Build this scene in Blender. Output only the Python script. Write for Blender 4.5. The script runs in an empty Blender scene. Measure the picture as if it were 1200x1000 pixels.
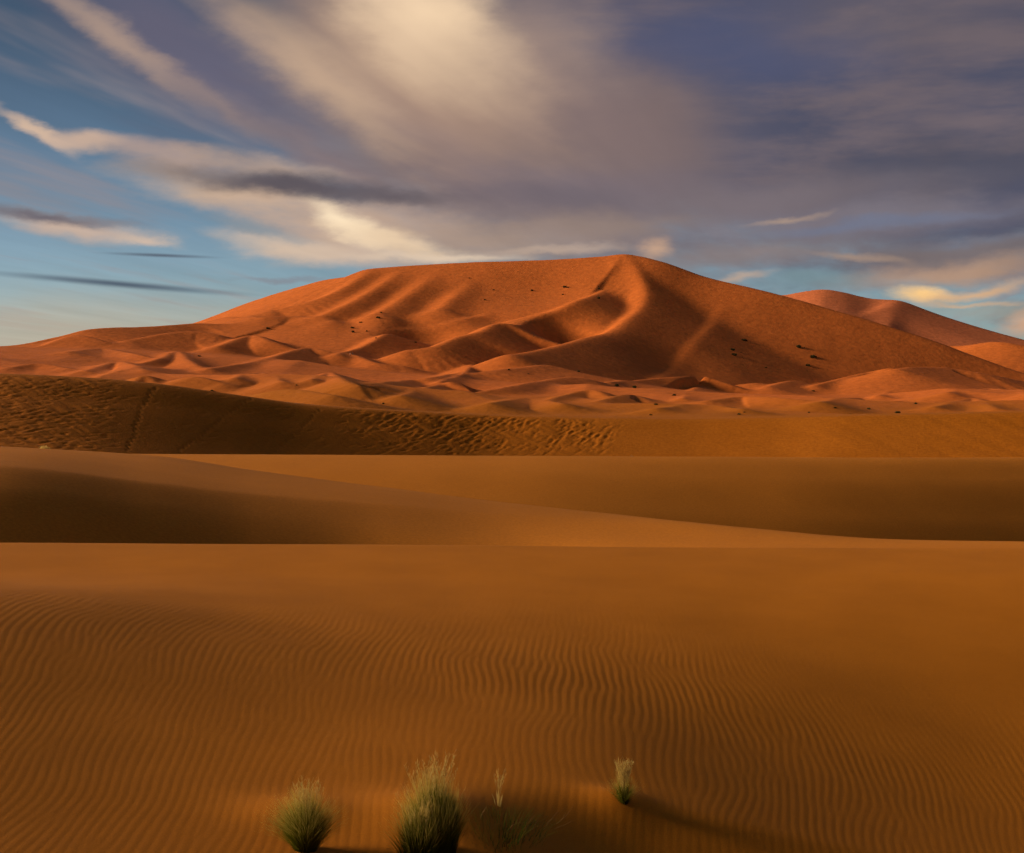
import bpy, math, random
import numpy as np
from math import radians, sin, cos, atan, atan2, tan, pi

# ------------------------------------------------------------------ camera, sky, sun, exposure
scene = bpy.context.scene
COL = scene.collection
F = 1648.0            # focal length in photo pixels (photo is 1200 x 1000)
CX, HY = 600.0, 455.0 # where the view axis and the eye-level horizon fall in the photo
EYE = 3.0             # camera height above the sand in front of it

SUN_EL, SUN_AZ = 16.5, -86.0     # degrees; azimuth clockwise from +Y (the view direction)
SUN_STRENGTH, SKY_STRENGTH, EXPOSURE = 5.0, 0.06, 0.45

cam_d = bpy.data.cameras.new('camera')
cam = bpy.data.objects.new('camera', cam_d)
COL.objects.link(cam)
cam.location = (0, 0, EYE)
cam.rotation_euler = (pi/2, 0, 0)
cam_d.sensor_fit = 'HORIZONTAL'
cam_d.sensor_width = 36.0
cam_d.lens = F/1200*36.0
cam_d.shift_y = -(500-HY)/1200
cam_d.clip_start = 0.1
cam_d.clip_end = 40000
scene.camera = cam

sun_d = bpy.data.lights.new('sun', 'SUN')
sun_d.energy = SUN_STRENGTH
sun_d.angle = radians(18.0)
sun_d.color = (1.0, 0.79, 0.55)
sun = bpy.data.objects.new('sun', sun_d)
COL.objects.link(sun)
sun.location = (-30, 10, 30)
sun.rotation_euler = (radians(90-SUN_EL), 0, radians(180-SUN_AZ))

scene.view_settings.view_transform = 'Standard'
scene.view_settings.look = 'None'
scene.view_settings.exposure = EXPOSURE
scene.view_settings.gamma = 1.0
scene.cycles.use_denoising = True
scene.cycles.use_adaptive_sampling = True
scene.cycles.adaptive_threshold = 0.02
scene.cycles.adaptive_min_samples = 12
scene.cycles.max_bounces = 4
scene.cycles.diffuse_bounces = 2

def lin(r, g, b):
    return tuple((c/255/12.92 if c/255 <= 0.04045 else ((c/255+0.055)/1.055)**2.4) for c in (r, g, b))

def build_world():
    w = bpy.data.worlds.new('World'); scene.world = w; w.use_nodes = True
    nt = w.node_tree; N = nt.nodes; L = nt.links; N.clear()
    def nd(t, **kw):
        n = N.new(t)
        for k, v in kw.items(): setattr(n, k, v)
        return n
    def math_(op, a, b=None, c=None):
        n = nd('ShaderNodeMath', operation=op)
        for i, v in enumerate((a, b, c)):
            if v is None: continue
            if isinstance(v, (int, float)): n.inputs[i].default_value = v
            else: L.new(v, n.inputs[i])
        return n.outputs[0]
    def vmath(op, a, b=None, out=0):
        n = nd('ShaderNodeVectorMath', operation=op)
        for i, v in enumerate((a, b)):
            if v is None: continue
            if isinstance(v, tuple): n.inputs[i].default_value = v
            else: L.new(v, n.inputs[i])
        return n.outputs[out]
    def comb(x, y, z=0.0):
        n = nd('ShaderNodeCombineXYZ')
        for i, v in enumerate((x, y, z)):
            if isinstance(v, (int, float)): n.inputs[i].default_value = v
            else: L.new(v, n.inputs[i])
        return n.outputs[0]
    def noise(vec, scale, detail=4, rough=0.55, color=False):
        n = nd('ShaderNodeTexNoise'); n.inputs['Scale'].default_value = scale
        n.inputs['Detail'].default_value = detail; n.inputs['Roughness'].default_value = rough
        L.new(vec, n.inputs['Vector'])
        return n.outputs['Color' if color else 'Fac']
    sky = nd('ShaderNodeTexSky', sky_type='NISHITA')
    sky.sun_disc = False
    sky.sun_elevation = radians(SUN_EL); sky.sun_rotation = radians(SUN_AZ % 360)
    sky.altitude = 700; sky.air_density = 0.8; sky.dust_density = 1.6; sky.ozone_density = 2.5
    tc = nd('ShaderNodeTexCoord')
    d = tc.outputs['Generated']
    sep = nd('ShaderNodeSeparateXYZ'); L.new(d, sep.inputs[0])
    dx, dy, dz = sep.outputs
    az = math_('ARCTAN2', dx, dy)
    el = math_('ARCSINE', dz)
    AE = comb(az, el)
    # a flat cloud deck seen in perspective; the wind stretches it along one heading
    inv = math_('DIVIDE', 1.0, math_('ADD', math_('MAXIMUM', dz, 0.0), 0.045))
    hd = radians(14)
    px_, py_ = math_('MULTIPLY', dx, inv), math_('MULTIPLY', dy, inv)
    along = math_('ADD', math_('MULTIPLY', px_, sin(hd)), math_('MULTIPLY', py_, cos(hd)))
    across = math_('SUBTRACT', math_('MULTIPLY', px_, cos(hd)), math_('MULTIPLY', py_, sin(hd)))
    deck = comb(across, math_('MULTIPLY', along, 0.22))
    w1 = noise(deck, 0.9, 1, 0.5, True)
    deck2 = vmath('ADD', deck, vmath('MULTIPLY', vmath('SUBTRACT', w1, (.5, .5, .5)), (.5, .5, 0)))
    streak = noise(deck2, 1.7, 4, 0.58)       # broad wind-drawn streaks
    fine = noise(comb(across, math_('MULTIPLY', along, 0.16)), 3.2, 4, 0.55)
    n = math_('ADD', math_('MULTIPLY', streak, 0.82), math_('MULTIPLY', fine, 0.18))
    bands = noise(vmath('ADD', vmath('MULTIPLY', AE, (6.0, 26.0, 1.0)), vmath('MULTIPLY', w1, (1.2, 0.5, 0))), 1.0, 5, 0.58)
    nH = math_('ADD', math_('MULTIPLY', bands, 0.8), math_('MULTIPLY', fine, 0.2))
    # gently wandering coordinates for the individual clouds
    wv = noise(vmath('MULTIPLY', AE, (14.0, 30.0, 1.0)), 1.0, 5, 0.6, True)
    P = vmath('ADD', AE, vmath('MULTIPLY', vmath('SUBTRACT', wv, (.5, .5, .5)), (0.05, 0.022, 0)))
    K = 1.0/SKY_STRENGTH/(2**EXPOSURE)
    dim = nd('ShaderNodeMapRange', interpolation_type='SMOOTHSTEP')
    dim.inputs['From Min'].default_value = 0.02; dim.inputs['From Max'].default_value = 0.26
    dim.inputs['To Min'].default_value = 1.28; dim.inputs['To Max'].default_value = 0.50
    L.new(el, dim.inputs[0])
    sks = nd('ShaderNodeVectorMath', operation='SCALE'); L.new(sky.outputs[0], sks.inputs[0]); L.new(dim.outputs[0], sks.inputs['Scale'])
    sk = vmath('MULTIPLY', sks.outputs[0], (0.98, 1.01, 0.98))
    cur = sk
    def mix(fac, a, col):
        m = nd('ShaderNodeMix', data_type='RGBA')
        L.new(fac, m.inputs[0]); L.new(a, m.inputs[6])
        if isinstance(col, tuple): m.inputs[7].default_value = (*[c*K for c in lin(*col)], 1)
        else: L.new(col, m.inputs[7])
        return m.outputs[2]
    def cloud(cur, px, py, rx, ry, rot, col, op=1.0, soft=0.2, amp=1.2, warp=True):
        a = atan((px-CX)/F); e = atan((HY-py)/F*cos(a))
        mp = nd('ShaderNodeMapping', vector_type='TEXTURE')
        mp.inputs['Location'].default_value = (a, e, 0)
        mp.inputs['Rotation'].default_value = (0, 0, -radians(rot))
        mp.inputs['Scale'].default_value = (rx/F, ry/F, 1)
        L.new(P if warp else AE, mp.inputs[0])
        r = vmath('LENGTH', mp.outputs[0], out=1)
        r = math_('MULTIPLY_ADD', math_('SUBTRACT', nH if (py > 185 or px > 640) else n, 0.5), amp, r)
        mr = nd('ShaderNodeMapRange', interpolation_type='SMOOTHSTEP')
        mr.inputs['From Min'].default_value = 1.0; mr.inputs['From Max'].default_value = soft
        mr.inputs['To Min'].default_value = 0.0; mr.inputs['To Max'].default_value = op
        L.new(r, mr.inputs[0])
        return mix(mr.outputs[0], cur, col)
    # broken cloud over the whole sky, so that it goes on outside the frame
    mr = nd('ShaderNodeMapRange', interpolation_type='SMOOTHSTEP')
    mr.inputs['From Min'].default_value = 0.48; mr.inputs['From Max'].default_value = 0.66
    mr.inputs['To Max'].default_value = 0.55
    L.new(n, mr.inputs[0])
    cur = mix(mr.outputs[0], cur, (150, 135, 135))
    # the grey deck is part slate, part mauve
    two = nd('ShaderNodeMix', data_type='RGBA'); tf = nd('ShaderNodeMapRange', interpolation_type='SMOOTHSTEP')
    tf.inputs['From Min'].default_value = 0.36; tf.inputs['From Max'].default_value = 0.66; L.new(bands, tf.inputs[0])
    L.new(tf.outputs[0], two.inputs[0])
    two.inputs[6].default_value = (*[c*K for c in lin(78, 80, 100)], 1); two.inputs[7].default_value = (*[c*K for c in lin(112, 100, 106)], 1)
    for c in CLOUDS:
        if c[5] == 'deck': c = c[:5]+(two.outputs[2],)+c[6:]
        cur = cloud(cur, *c)
    tx = nd('ShaderNodeMapRange'); tx.inputs['From Min'].default_value = 0.3; tx.inputs['From Max'].default_value = 0.7
    tx.inputs['To Min'].default_value = 0.94; tx.inputs['To Max'].default_value = 1.06
    L.new(fine, tx.inputs[0])
    ts = nd('ShaderNodeVectorMath', operation='SCALE'); L.new(cur, ts.inputs[0]); L.new(tx.outputs[0], ts.inputs['Scale'])
    cur = ts.outputs[0]
    bg = nd('ShaderNodeBackground'); bg.inputs['Strength'].default_value = SKY_STRENGTH
    L.new(cur, bg.inputs[0])
    out = nd('ShaderNodeOutputWorld'); L.new(bg.outputs[0], out.inputs[0])

# px, py, half width, half height (photo pixels), tilt (deg, + = down to the right), colour, opacity, soft, raggedness
CLOUDS = [
    # pale haze along the horizon
    (60, 410, 560, 95, 0, (186, 174, 154), 0.85, 0.0, 0.5),
    # the high grey deck
    (1000, 80, 760, 300, 0, 'deck', 0.97, 0.5, 1.0),
    (560, 170, 350, 190, 20, (142, 119, 112), 0.9, 0.15, 0.9),
    (230, 80, 260, 100, 28, (104, 98, 116), 0.8, 0.1, 1.5),
    (700, 170, 230, 150, 10, (124, 108, 108), 0.65, 0.0, 1.3),
    (860, 50, 260, 80, 8, (84, 90, 122), 0.55, 0.0, 1.3),
    (1050, 30, 190, 60, 5, (108, 98, 104), 0.5, 0.0, 1.5),
    (1130, 190, 300, 60, -4, (76, 76, 88), 0.5, 0.0, 1.5),
    (700, 215, 260, 40, 4, (118, 108, 118), 0.6, 0.0, 1.8),
    (880, 236, 330, 40, -4, (126, 114, 118), 0.75, 0.0, 1.6),
    (960, 262, 320, 30, -2, (126, 118, 126), 0.85, 0.1, 1.2),
    (740, 150, 150, 90, 12, (130, 110, 108), 0.6, 0.0, 1.2),
    # warm lit core
    (470, 75, 270, 150, 30, (182, 150, 128), 0.85, 0.0, 1.1),
    (390, 100, 210, 50, 36, (204, 172, 144), 0.75, 0.0, 1.6),
    (505, 20, 150, 80, 24, (246, 214, 176), 0.95, 0.0, 0.9),
    (470, 60, 130, 62, 32, (232, 200, 166), 0.7, 0.0, 1.5),
    (560, 75, 120, 70, 35, (206, 176, 148), 0.5, 0.0, 1.5),
    (640, 40, 110, 90, 20, (172, 146, 130), 0.5, 0.0, 1.5),
    # diagonal wisps on the left
    (140, 50, 180, 24, 35, (176, 150, 134), 0.85, 0.0, 1.4),
    (250, 120, 150, 20, 32, (156, 134, 126), 0.6, 0.0, 1.5),
    (380, 185, 240, 26, 28, (142, 122, 120), 0.6, 0.0, 1.5),
    (45, 152, 66, 13, 30, (214, 184, 160), 0.95, 0.0, 0.9),
    (105, 168, 66, 15, 2, (208, 178, 156), 0.9, 0.0, 1.0),
    (200, 186, 120, 22, 10, (180, 154, 142), 0.75, 0.0, 1.4),
    (320, 196, 110, 18, 8, (192, 164, 144), 0.7, 0.0, 1.4),
    (285, 224, 190, 34, 6, (210, 178, 150), 0.9, 0.1, 1.2),
    (420, 262, 220, 54, 8, (198, 168, 146), 0.85, 0.1, 1.4),
    (400, 294, 170, 26, 2, (210, 184, 162), 0.85, 0.1, 1.4),
    (560, 280, 200, 26, 2, (172, 148, 132), 0.8, 0.0, 1.5),
    (410, 258, 80, 24, 28, (255, 230, 194), 1.0, 0.0, 0.8),
    (470, 282, 120, 20, 14, (238, 208, 172), 0.85, 0.0, 1.2),
    (520, 300, 150, 9, 0, (232, 206, 178), 0.7, 0.0, 1.2),
    (330, 286, 110, 20, 6, (216, 190, 166), 0.8, 0.0, 1.1),
    (300, 266, 90, 12, 8, (120, 140, 152), 0.5, 0.0, 1.0),
    (335, 216, 225, 21, 4, (88, 82, 90), 0.95, 0.1, 0.65),
    (460, 228, 110, 12, 4, (96, 88, 94), 0.7, 0.0, 1.2),
    (650, 236, 210, 30, 3, (112, 102, 110), 0.7, 0.0, 1.5),
    # left bank
    (90, 264, 130, 21, 9, (204, 176, 156), 0.9, 0.1, 1.2),
    (60, 250, 140, 12, 6, (104, 98, 108), 0.9, 0.0, 1.0),
    (170, 284, 52, 10, 10, (214, 188, 166), 0.8, 0.0, 1.2),
    (190, 299.5, 85, 3.2, 1, (84, 92, 106), 0.85, 0.0, 0.35, False),
    (140, 333, 190, 6, 4, (76, 88, 104), 0.9, 0.0, 0.35, False),
    (330, 326, 70, 5, 3, (130, 122, 128), 0.5, 0.0, 0.8),
    # low on the right
    (700, 266, 200, 24, -2, (150, 130, 120), 0.75, 0.0, 1.6),
    (640, 290, 150, 8, -2, (196, 170, 150), 0.6, 0.0, 1.4),
    (775, 288, 36, 18, -14, (206, 166, 136), 0.85, 0.0, 1.2),
    (880, 298, 230, 26, -3, (138, 124, 122), 0.8, 0.0, 1.6),
    (1010, 264, 210, 10, -3, (110, 120, 144), 0.6, 0.0, 1.4),
    (910, 256, 80, 7, -6, (176, 150, 132), 0.75, 0.0, 1.2),
    (1160, 284, 120, 9, -2, (118, 126, 144), 0.6, 0.0, 1.2),
    (860, 325, 60, 8, -6, (196, 166, 142), 0.7, 0.0, 1.2),
    (1120, 300, 200, 24, -3, (122, 110, 110), 0.9, 0.1, 1.5),
    (1000, 302, 70, 8, 8, (168, 142, 124), 0.7, 0.0, 1.2),
    (1110, 320, 170, 18, -6, (180, 146, 122), 0.9, 0.0, 1.1),
    (950, 330, 95, 18, 3, (122, 146, 152), 0.7, 0.1, 1.3),
    (1085, 344, 52, 13, 2, (252, 204, 138), 1.0, 0.1, 0.8),
    (1140, 340, 90, 11, -10, (224, 174, 124), 0.8, 0.0, 1.2),
    (1170, 362, 130, 18, 0, (156, 154, 142), 0.6, 0.0, 1.2),
    (1205, 376, 50, 22, -14, (212, 162, 126), 0.85, 0.0, 1.2),
    (1130, 354, 80, 5, -2, (212, 172, 132), 0.7, 0.0, 1.2),
]
build_world()

# ------------------------------------------------------------------ numeric helpers
rng = np.random.default_rng(7)
random.seed(7)
PERM = rng.permutation(512); PERM = np.concatenate([PERM, PERM])
ANG = rng.random(512)*2*pi
GX, GY = np.cos(ANG), np.sin(ANG)

def perlin(x, y):
    xi = np.floor(x).astype(np.int64); yi = np.floor(y).astype(np.int64)
    xf, yf = x-xi, y-yi
    u = xf*xf*xf*(xf*(xf*6-15)+10); v = yf*yf*yf*(yf*(yf*6-15)+10)
    def g(ix, iy, fx, fy):
        h = PERM[PERM[ix & 511] + (iy & 511)]
        return GX[h]*fx + GY[h]*fy
    a = g(xi, yi, xf, yf); b = g(xi+1, yi, xf-1, yf)
    c = g(xi, yi+1, xf, yf-1); e = g(xi+1, yi+1, xf-1, yf-1)
    return (a+u*(b-a)) + v*((c+u*(e-c))-(a+u*(b-a)))

def fbm(x, y, oct=4, gain=0.5):
    s = 0; a = 1.0
    for i in range(oct):
        s = s + a*perlin(x*2**i+17.3*i, y*2**i-9.1*i); a *= gain
    return s

def pchip(xs, ys, x):
    xs = np.asarray(xs, float); ys = np.asarray(ys, float); x = np.asarray(x, float)
    h = np.diff(xs); dl = np.diff(ys)/h
    m = np.zeros(len(xs)); m[0] = dl[0]; m[-1] = dl[-1]
    for i in range(1, len(xs)-1):
        if dl[i-1]*dl[i] > 0:
            w1, w2 = 2*h[i]+h[i-1], h[i]+2*h[i-1]
            m[i] = (w1+w2)/(w1/dl[i-1]+w2/dl[i])
    k = np.clip(np.searchsorted(xs, x)-1, 0, len(xs)-2)
    t = (np.clip(x, xs[0], xs[-1])-xs[k])/h[k]
    return ((2*t**3-3*t**2+1)*ys[k] + (t**3-2*t**2+t)*h[k]*m[k] + (-2*t**3+3*t**2)*ys[k+1] + (t**3-t**2)*h[k]*m[k+1])

def sstep(a, b, x):
    t = np.clip((x-a)/(b-a), 0, 1)
    return t*t*(3-2*t)

def smax(a, b, k):
    h = np.clip(0.5+0.5*(a-b)/k, 0, 1)
    return b*(1-h)+a*h + k*h*(1-h)

def columns(step, half=0.47, wide=3.0, ncoarse=26):
    """bearings x/Y: evenly dense over the view, coarse to the sides"""
    core = np.arange(-half, half+step/F, step/F)
    out = half + (wide-half)*np.linspace(0, 1, ncoarse+1)[1:]**1.8
    return np.concatenate([-out[::-1], core, out])

def grid_mesh(name, X, Y, Z, mat, label=None):
    nr, nc = X.shape
    co = np.stack([X, Y, Z+EYE], -1).reshape(-1, 3).astype(np.float32)
    i = np.arange(nr-1)[:, None]*nc + np.arange(nc-1)[None, :]
    f = np.stack([i, i+1, i+1+nc, i+nc], -1).reshape(-1, 4).astype(np.int32)
    me = bpy.data.meshes.new(name)
    me.vertices.add(len(co)); me.vertices.foreach_set('co', co.ravel())
    me.loops.add(f.size); me.loops.foreach_set('vertex_index', f.ravel())
    me.polygons.add(len(f))
    me.polygons.foreach_set('loop_start', np.arange(0, f.size, 4, dtype=np.int32))
    me.polygons.foreach_set('use_smooth', np.ones(len(f), bool))
    me.update(calc_edges=True); me.validate()
    me.materials.append(mat)
    o = bpy.data.objects.new(name, me); COL.objects.link(o)
    o['kind'] = 'structure'
    if label: o['label'] = label
    return o

# ------------------------------------------------------------------ materials
def sand_material(name, col_a, col_b, scale, bump_scale=None, bump=0.0, grain=0.0):
    m = bpy.data.materials.new(name); m.use_nodes = True
    nt = m.node_tree; N = nt.nodes; L = nt.links
    p = N['Principled BSDF']
    p.inputs['Roughness'].default_value = 0.95
    p.inputs['Specular IOR Level'].default_value = 0.08
    p.inputs['Diffuse Roughness'].default_value = 0.1
    tc = N.new('ShaderNodeNewGeometry')
    n1 = N.new('ShaderNodeTexNoise'); n1.inputs['Scale'].default_value = scale
    n1.inputs['Detail'].default_value = 6; n1.inputs['Roughness'].default_value = 0.6
    L.new(tc.outputs['Position'], n1.inputs['Vector'])
    cr = N.new('ShaderNodeValToRGB')
    cr.color_ramp.elements[0].position = 0.36; cr.color_ramp.elements[0].color = (*col_a, 1)
    cr.color_ramp.elements[1].position = 0.64; cr.color_ramp.elements[1].color = (*col_b, 1)
    L.new(n1.outputs['Fac'], cr.inputs[0])
    col = cr.outputs[0]
    if grain:
        n2 = N.new('ShaderNodeTexNoise'); n2.inputs['Scale'].default_value = grain
        n2.inputs['Detail'].default_value = 3
        L.new(tc.outputs['Position'], n2.inputs['Vector'])
        mr = N.new('ShaderNodeMapRange'); mr.inputs['From Min'].default_value = 0.25; mr.inputs['From Max'].default_value = 0.75
        mr.inputs['To Min'].default_value = 0.84; mr.inputs['To Max'].default_value = 1.16
        L.new(n2.outputs['Fac'], mr.inputs[0])
        mx = N.new('ShaderNodeVectorMath'); mx.operation = 'SCALE'
        L.new(col, mx.inputs[0]); L.new(mr.outputs[0], mx.inputs['Scale'])
        col = mx.outputs[0]
    L.new(col, p.inputs['Base Color'])
    if bump_scale:
        nb = N.new('ShaderNodeTexNoise'); nb.inputs['Scale'].default_value = bump_scale
        nb.inputs['Detail'].default_value = 4
        L.new(tc.outputs['Position'], nb.inputs['Vector'])
        b = N.new('ShaderNodeBump'); b.inputs['Strength'].default_value = 1.0
        b.inputs['Distance'].default_value = bump
        L.new(nb.outputs['Fac'], b.inputs['Height']); L.new(b.outputs[0], p.inputs['Normal'])
    return m

SAND_NEAR = sand_material('near_sand', (0.375, 0.120, 0.0060), (0.42, 0.136, 0.0075), 0.6, 160, 0.0016, 90)
SAND_MID = sand_material('middle_sand', (0.42, 0.138, 0.011), (0.47, 0.155, 0.013), 0.12, 30, 0.006, 12)
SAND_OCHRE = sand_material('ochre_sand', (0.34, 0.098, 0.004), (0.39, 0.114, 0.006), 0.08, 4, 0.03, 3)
SAND_RED = sand_material('red_sand', (0.49, 0.119, 0.019), (0.55, 0.134, 0.023), 0.012, 0.35, 0.25, 0.25)
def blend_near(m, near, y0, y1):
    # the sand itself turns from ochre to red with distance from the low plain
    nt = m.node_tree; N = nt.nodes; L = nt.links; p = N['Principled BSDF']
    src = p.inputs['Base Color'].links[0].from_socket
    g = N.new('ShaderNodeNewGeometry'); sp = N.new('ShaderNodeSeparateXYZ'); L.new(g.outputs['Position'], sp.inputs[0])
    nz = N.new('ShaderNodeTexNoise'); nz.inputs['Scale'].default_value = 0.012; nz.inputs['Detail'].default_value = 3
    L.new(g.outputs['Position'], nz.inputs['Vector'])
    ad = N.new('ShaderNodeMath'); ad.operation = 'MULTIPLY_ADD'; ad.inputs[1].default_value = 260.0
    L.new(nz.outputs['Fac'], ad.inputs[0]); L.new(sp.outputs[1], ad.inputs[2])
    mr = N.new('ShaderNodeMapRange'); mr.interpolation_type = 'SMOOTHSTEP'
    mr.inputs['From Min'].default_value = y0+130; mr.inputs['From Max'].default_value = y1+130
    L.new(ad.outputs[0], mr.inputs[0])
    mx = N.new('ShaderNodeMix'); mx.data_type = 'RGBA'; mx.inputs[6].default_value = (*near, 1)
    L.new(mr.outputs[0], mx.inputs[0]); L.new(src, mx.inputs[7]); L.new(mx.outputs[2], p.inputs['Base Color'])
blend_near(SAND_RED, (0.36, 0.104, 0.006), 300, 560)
SAND_FAR = sand_material('hazed_sand', (0.53, 0.145, 0.050), (0.57, 0.158, 0.056), 0.008, 0.2, 0.3, 0.15)  # pink haze of distance is put into the far dune's base colour
SAND_PLAIN = sand_material('plain_sand', (0.38, 0.14, 0.03), (0.42, 0.16, 0.036), 0.004)

# ------------------------------------------------------------------ foreground sand with wind ripples
def ripple_field():
    nx, ny = 2048, 1024
    dx, dy = 26.0/nx, 26.0/ny
    lam = 0.085
    kx = np.fft.fftfreq(nx, dx)[None, :]; ky = np.fft.rfftfreq(ny, dy)[:, None]
    # transform along y with rfft, so put y last
    kx = kx.reshape(nx, 1); ky = ky.reshape(1, -1)
    kr = np.hypot(kx, ky); th = np.arctan2(ky, np.abs(kx))
    K = np.exp(-((kr-1/lam)/(0.19/lam))**2) * np.exp(-(th/0.21)**2)
    f = rng.standard_normal((nx, ny))
    for it in range(9):
        f = np.fft.irfft2(np.fft.rfft2(f)*K, s=(nx, ny))
        f /= f.std()
        if it < 8: f = np.tanh(1.6*f)
    return f, dx, dy
RIP, RDX, RDY = ripple_field()
def ripple(u, v):
    nx, ny = RIP.shape
    a = (u/RDX) % nx; b = (v/RDY) % ny
    i = np.floor(a).astype(int); j = np.floor(b).astype(int); fa, fb = a-i, b-j
    i %= nx; j %= ny; i2 = (i+1) % nx; j2 = (j+1) % ny
    return (RIP[i, j]*(1-fa)*(1-fb)+RIP[i2, j]*fa*(1-fb)+RIP[i, j2]*(1-fa)*fb+RIP[i2, j2]*fa*fb)

CREST_Y = 24.0
def near_base(x, y):
    prof = pchip([-40, -6, 0, 3, 6, 9, 12, 16, 20, 23.2, 24.0, 24.8, 26.5, 30, 36, 46],
                 [-4.2, -2.2, -2.05, -2.45, -2.82, -2.99, -3.00, -2.90, -2.755, -2.678, -2.680, -2.735, -3.05, -4.1, -6.0, -8.5], y)
    s = x/np.maximum(y, 4)
    # crest line: a touch lower to the right
    z = prof - 0.115*sstep(-0.36, 0.36, s)*sstep(14, 24, y)*0.8
    w = 1-sstep(15, 22, y)
    z = z - 0.140*np.clip(x, -8, 8)*(1-sstep(12.5, 21.5, y))*sstep(0, 6, y)
    # broad swells across the slope
    z = z + w*0.14*np.exp(-((x+5.4)/2.3)**2 - ((y-13.5)/4.0)**2)
    z = z + w*0.10*np.exp(-((x-0.2)/1.5)**2 - ((y-11)/4.0)**2)
    z = z - w*0.20*sstep(0.6, 5.6, x)*np.exp(-((y-11)/4.5)**2)
    # hollow in the lee of the grass
    z = z - 0.26*sstep(-0.35, 1.1, x)*(1-sstep(1.3, 4.8, x))*(1-sstep(9.5, 10.5, y))*sstep(5.5, 8.5, y)
    for gx, gy, gh, gr in MOUNDS:
        z = z + gh*np.exp(-((x-gx)**2+(y-gy)**2)/gr**2)
    z = z + 0.05*fbm(x*0.16, y*0.16, 3)*sstep(-2, 8, y)*(1-0.7*sstep(19, 23, y))
    return z
MOUNDS = [(-1.36, 9.2, 0.06, 0.35), (-0.52, 9.35, 0.12, 0.5), (0.82, 10.35, 0.05, 0.25)]

def near_ripples(x, y):
    wx = 0.50*fbm(x*0.10+3.1, y*0.10+1.7, 2) + 0.07*fbm(x*0.8, y*0.6+5, 2)
    g = 1+0.30*(1-sstep(8.5, 14.5, y))                 # finer ripples towards the hollow
    a = 0.00058*(0.50+0.75*np.exp(-((y-14.6)/2.0)**2)+0.7*fbm(x*0.22+8, y*0.22, 2))
    a = np.clip(a, 0.0003, 0.003)*(1-0.92*sstep(14, 21.5, y))*sstep(2, 5, y)
    a = a*(1-0.8*np.exp(-((x-0.6)/0.9)**2 - ((y-9.2)/0.8)**2))
    r = ripple(x*g+wx+13, y+13)
    return a*(r-0.22*r*r)

def near_z(x, y):
    return near_base(x, y)+near_ripples(x, y)

def build_near():
    s = columns(1.7, 0.44, 3.0, 30)
    rows = [np.linspace(-30, 4, 18)[:-1], np.linspace(4, 7.4, 16)[:-1]]
    # rows spaced evenly as seen from the eye
    pyv = np.linspace(455+2.95/7.4*F, 455+2.68/22.8*F, 330)
    rows.append(2.9*F/(pyv-455)*1.0)
    rr = np.sort(np.concatenate(rows + [np.linspace(22.9, 25.6, 40), np.linspace(25.8, 46, 30)]))
    Y = np.repeat(rr[:, None], len(s), 1)
    X = s[None, :]*np.maximum(Y, 4.0)
    Z = near_z(X, Y)
    return grid_mesh('sand_foreground', X, Y, Z, SAND_NEAR)
build_near()

# ------------------------------------------------------------------ middle dunes, given as profiles on each bearing
def zpix(py, y):
    return -(np.asarray(py, float)-HY)/F*y

def profile_mesh(name, px_knots, ctrl, nrows, mat, step=2.0, extra=None, half=0.47):
    """ctrl: list of (Y knots, z knots) over px_knots, one per control row; rows run near -> far"""
    s = columns(step, half, 2.2, 22)
    px = s*F+CX
    Ys = [pchip(px_knots, c[0], px) for c in ctrl]
    Zs = [pchip(px_knots, c[1], px) for c in ctrl]
    n = len(ctrl)
    tY, tZ = [], []
    for k in range(n-1):
        for t in np.linspace(0, 1, nrows[k], endpoint=(k == n-2)):
            def cm(A, lo=None):
                a = A[max(k-1, 0)]; b = A[k]; c = A[k+1]; d = A[min(k+2, n-1)]
                return 0.5*((2*b)+(-a+c)*t+(2*a-5*b+4*c-d)*t*t+(-a+3*b-3*c+d)*t**3)
            # height as a smooth function of distance
            y = Ys[k]+(Ys[k+1]-Ys[k])*t
            h = Ys[k+1]-Ys[k]
            def slope(i):
                if i == 0: return (Zs[1]-Zs[0])/(Ys[1]-Ys[0])
                if i == n-1: return (Zs[-1]-Zs[-2])/(Ys[-1]-Ys[-2])
                h0, h1 = Ys[i]-Ys[i-1], Ys[i+1]-Ys[i]
                d0, d1 = (Zs[i]-Zs[i-1])/h0, (Zs[i+1]-Zs[i])/h1
                w1, w2 = 2*h1+h0, h1+2*h0
                same = d0*d1 > 0
                return np.where(same, (w1+w2)/(w1/np.where(same, d0, 1)+w2/np.where(same, d1, 1)), 0)
            m0, m1 = slope(k), slope(k+1)
            z = (2*t**3-3*t*t+1)*Zs[k]+(t**3-2*t*t+t)*h*m0+(-2*t**3+3*t*t)*Zs[k+1]+(t**3-t*t)*h*m1
            tY.append(y); tZ.append(z)
    Y = np.array(tY); Z = np.array(tZ); X = s[None, :]*Y
    if extra is not None: Z = Z+extra(X, Y, Z)
    sil = (HY - F*(Z/Y)).min(0)
    print(name, 'skyline', {int(q): round(float(np.interp(q, px, sil)), 1) for q in (0, 200, 400, 600, 800, 1000, 1200)})
    return grid_mesh(name, X, Y, Z, mat)

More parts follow.
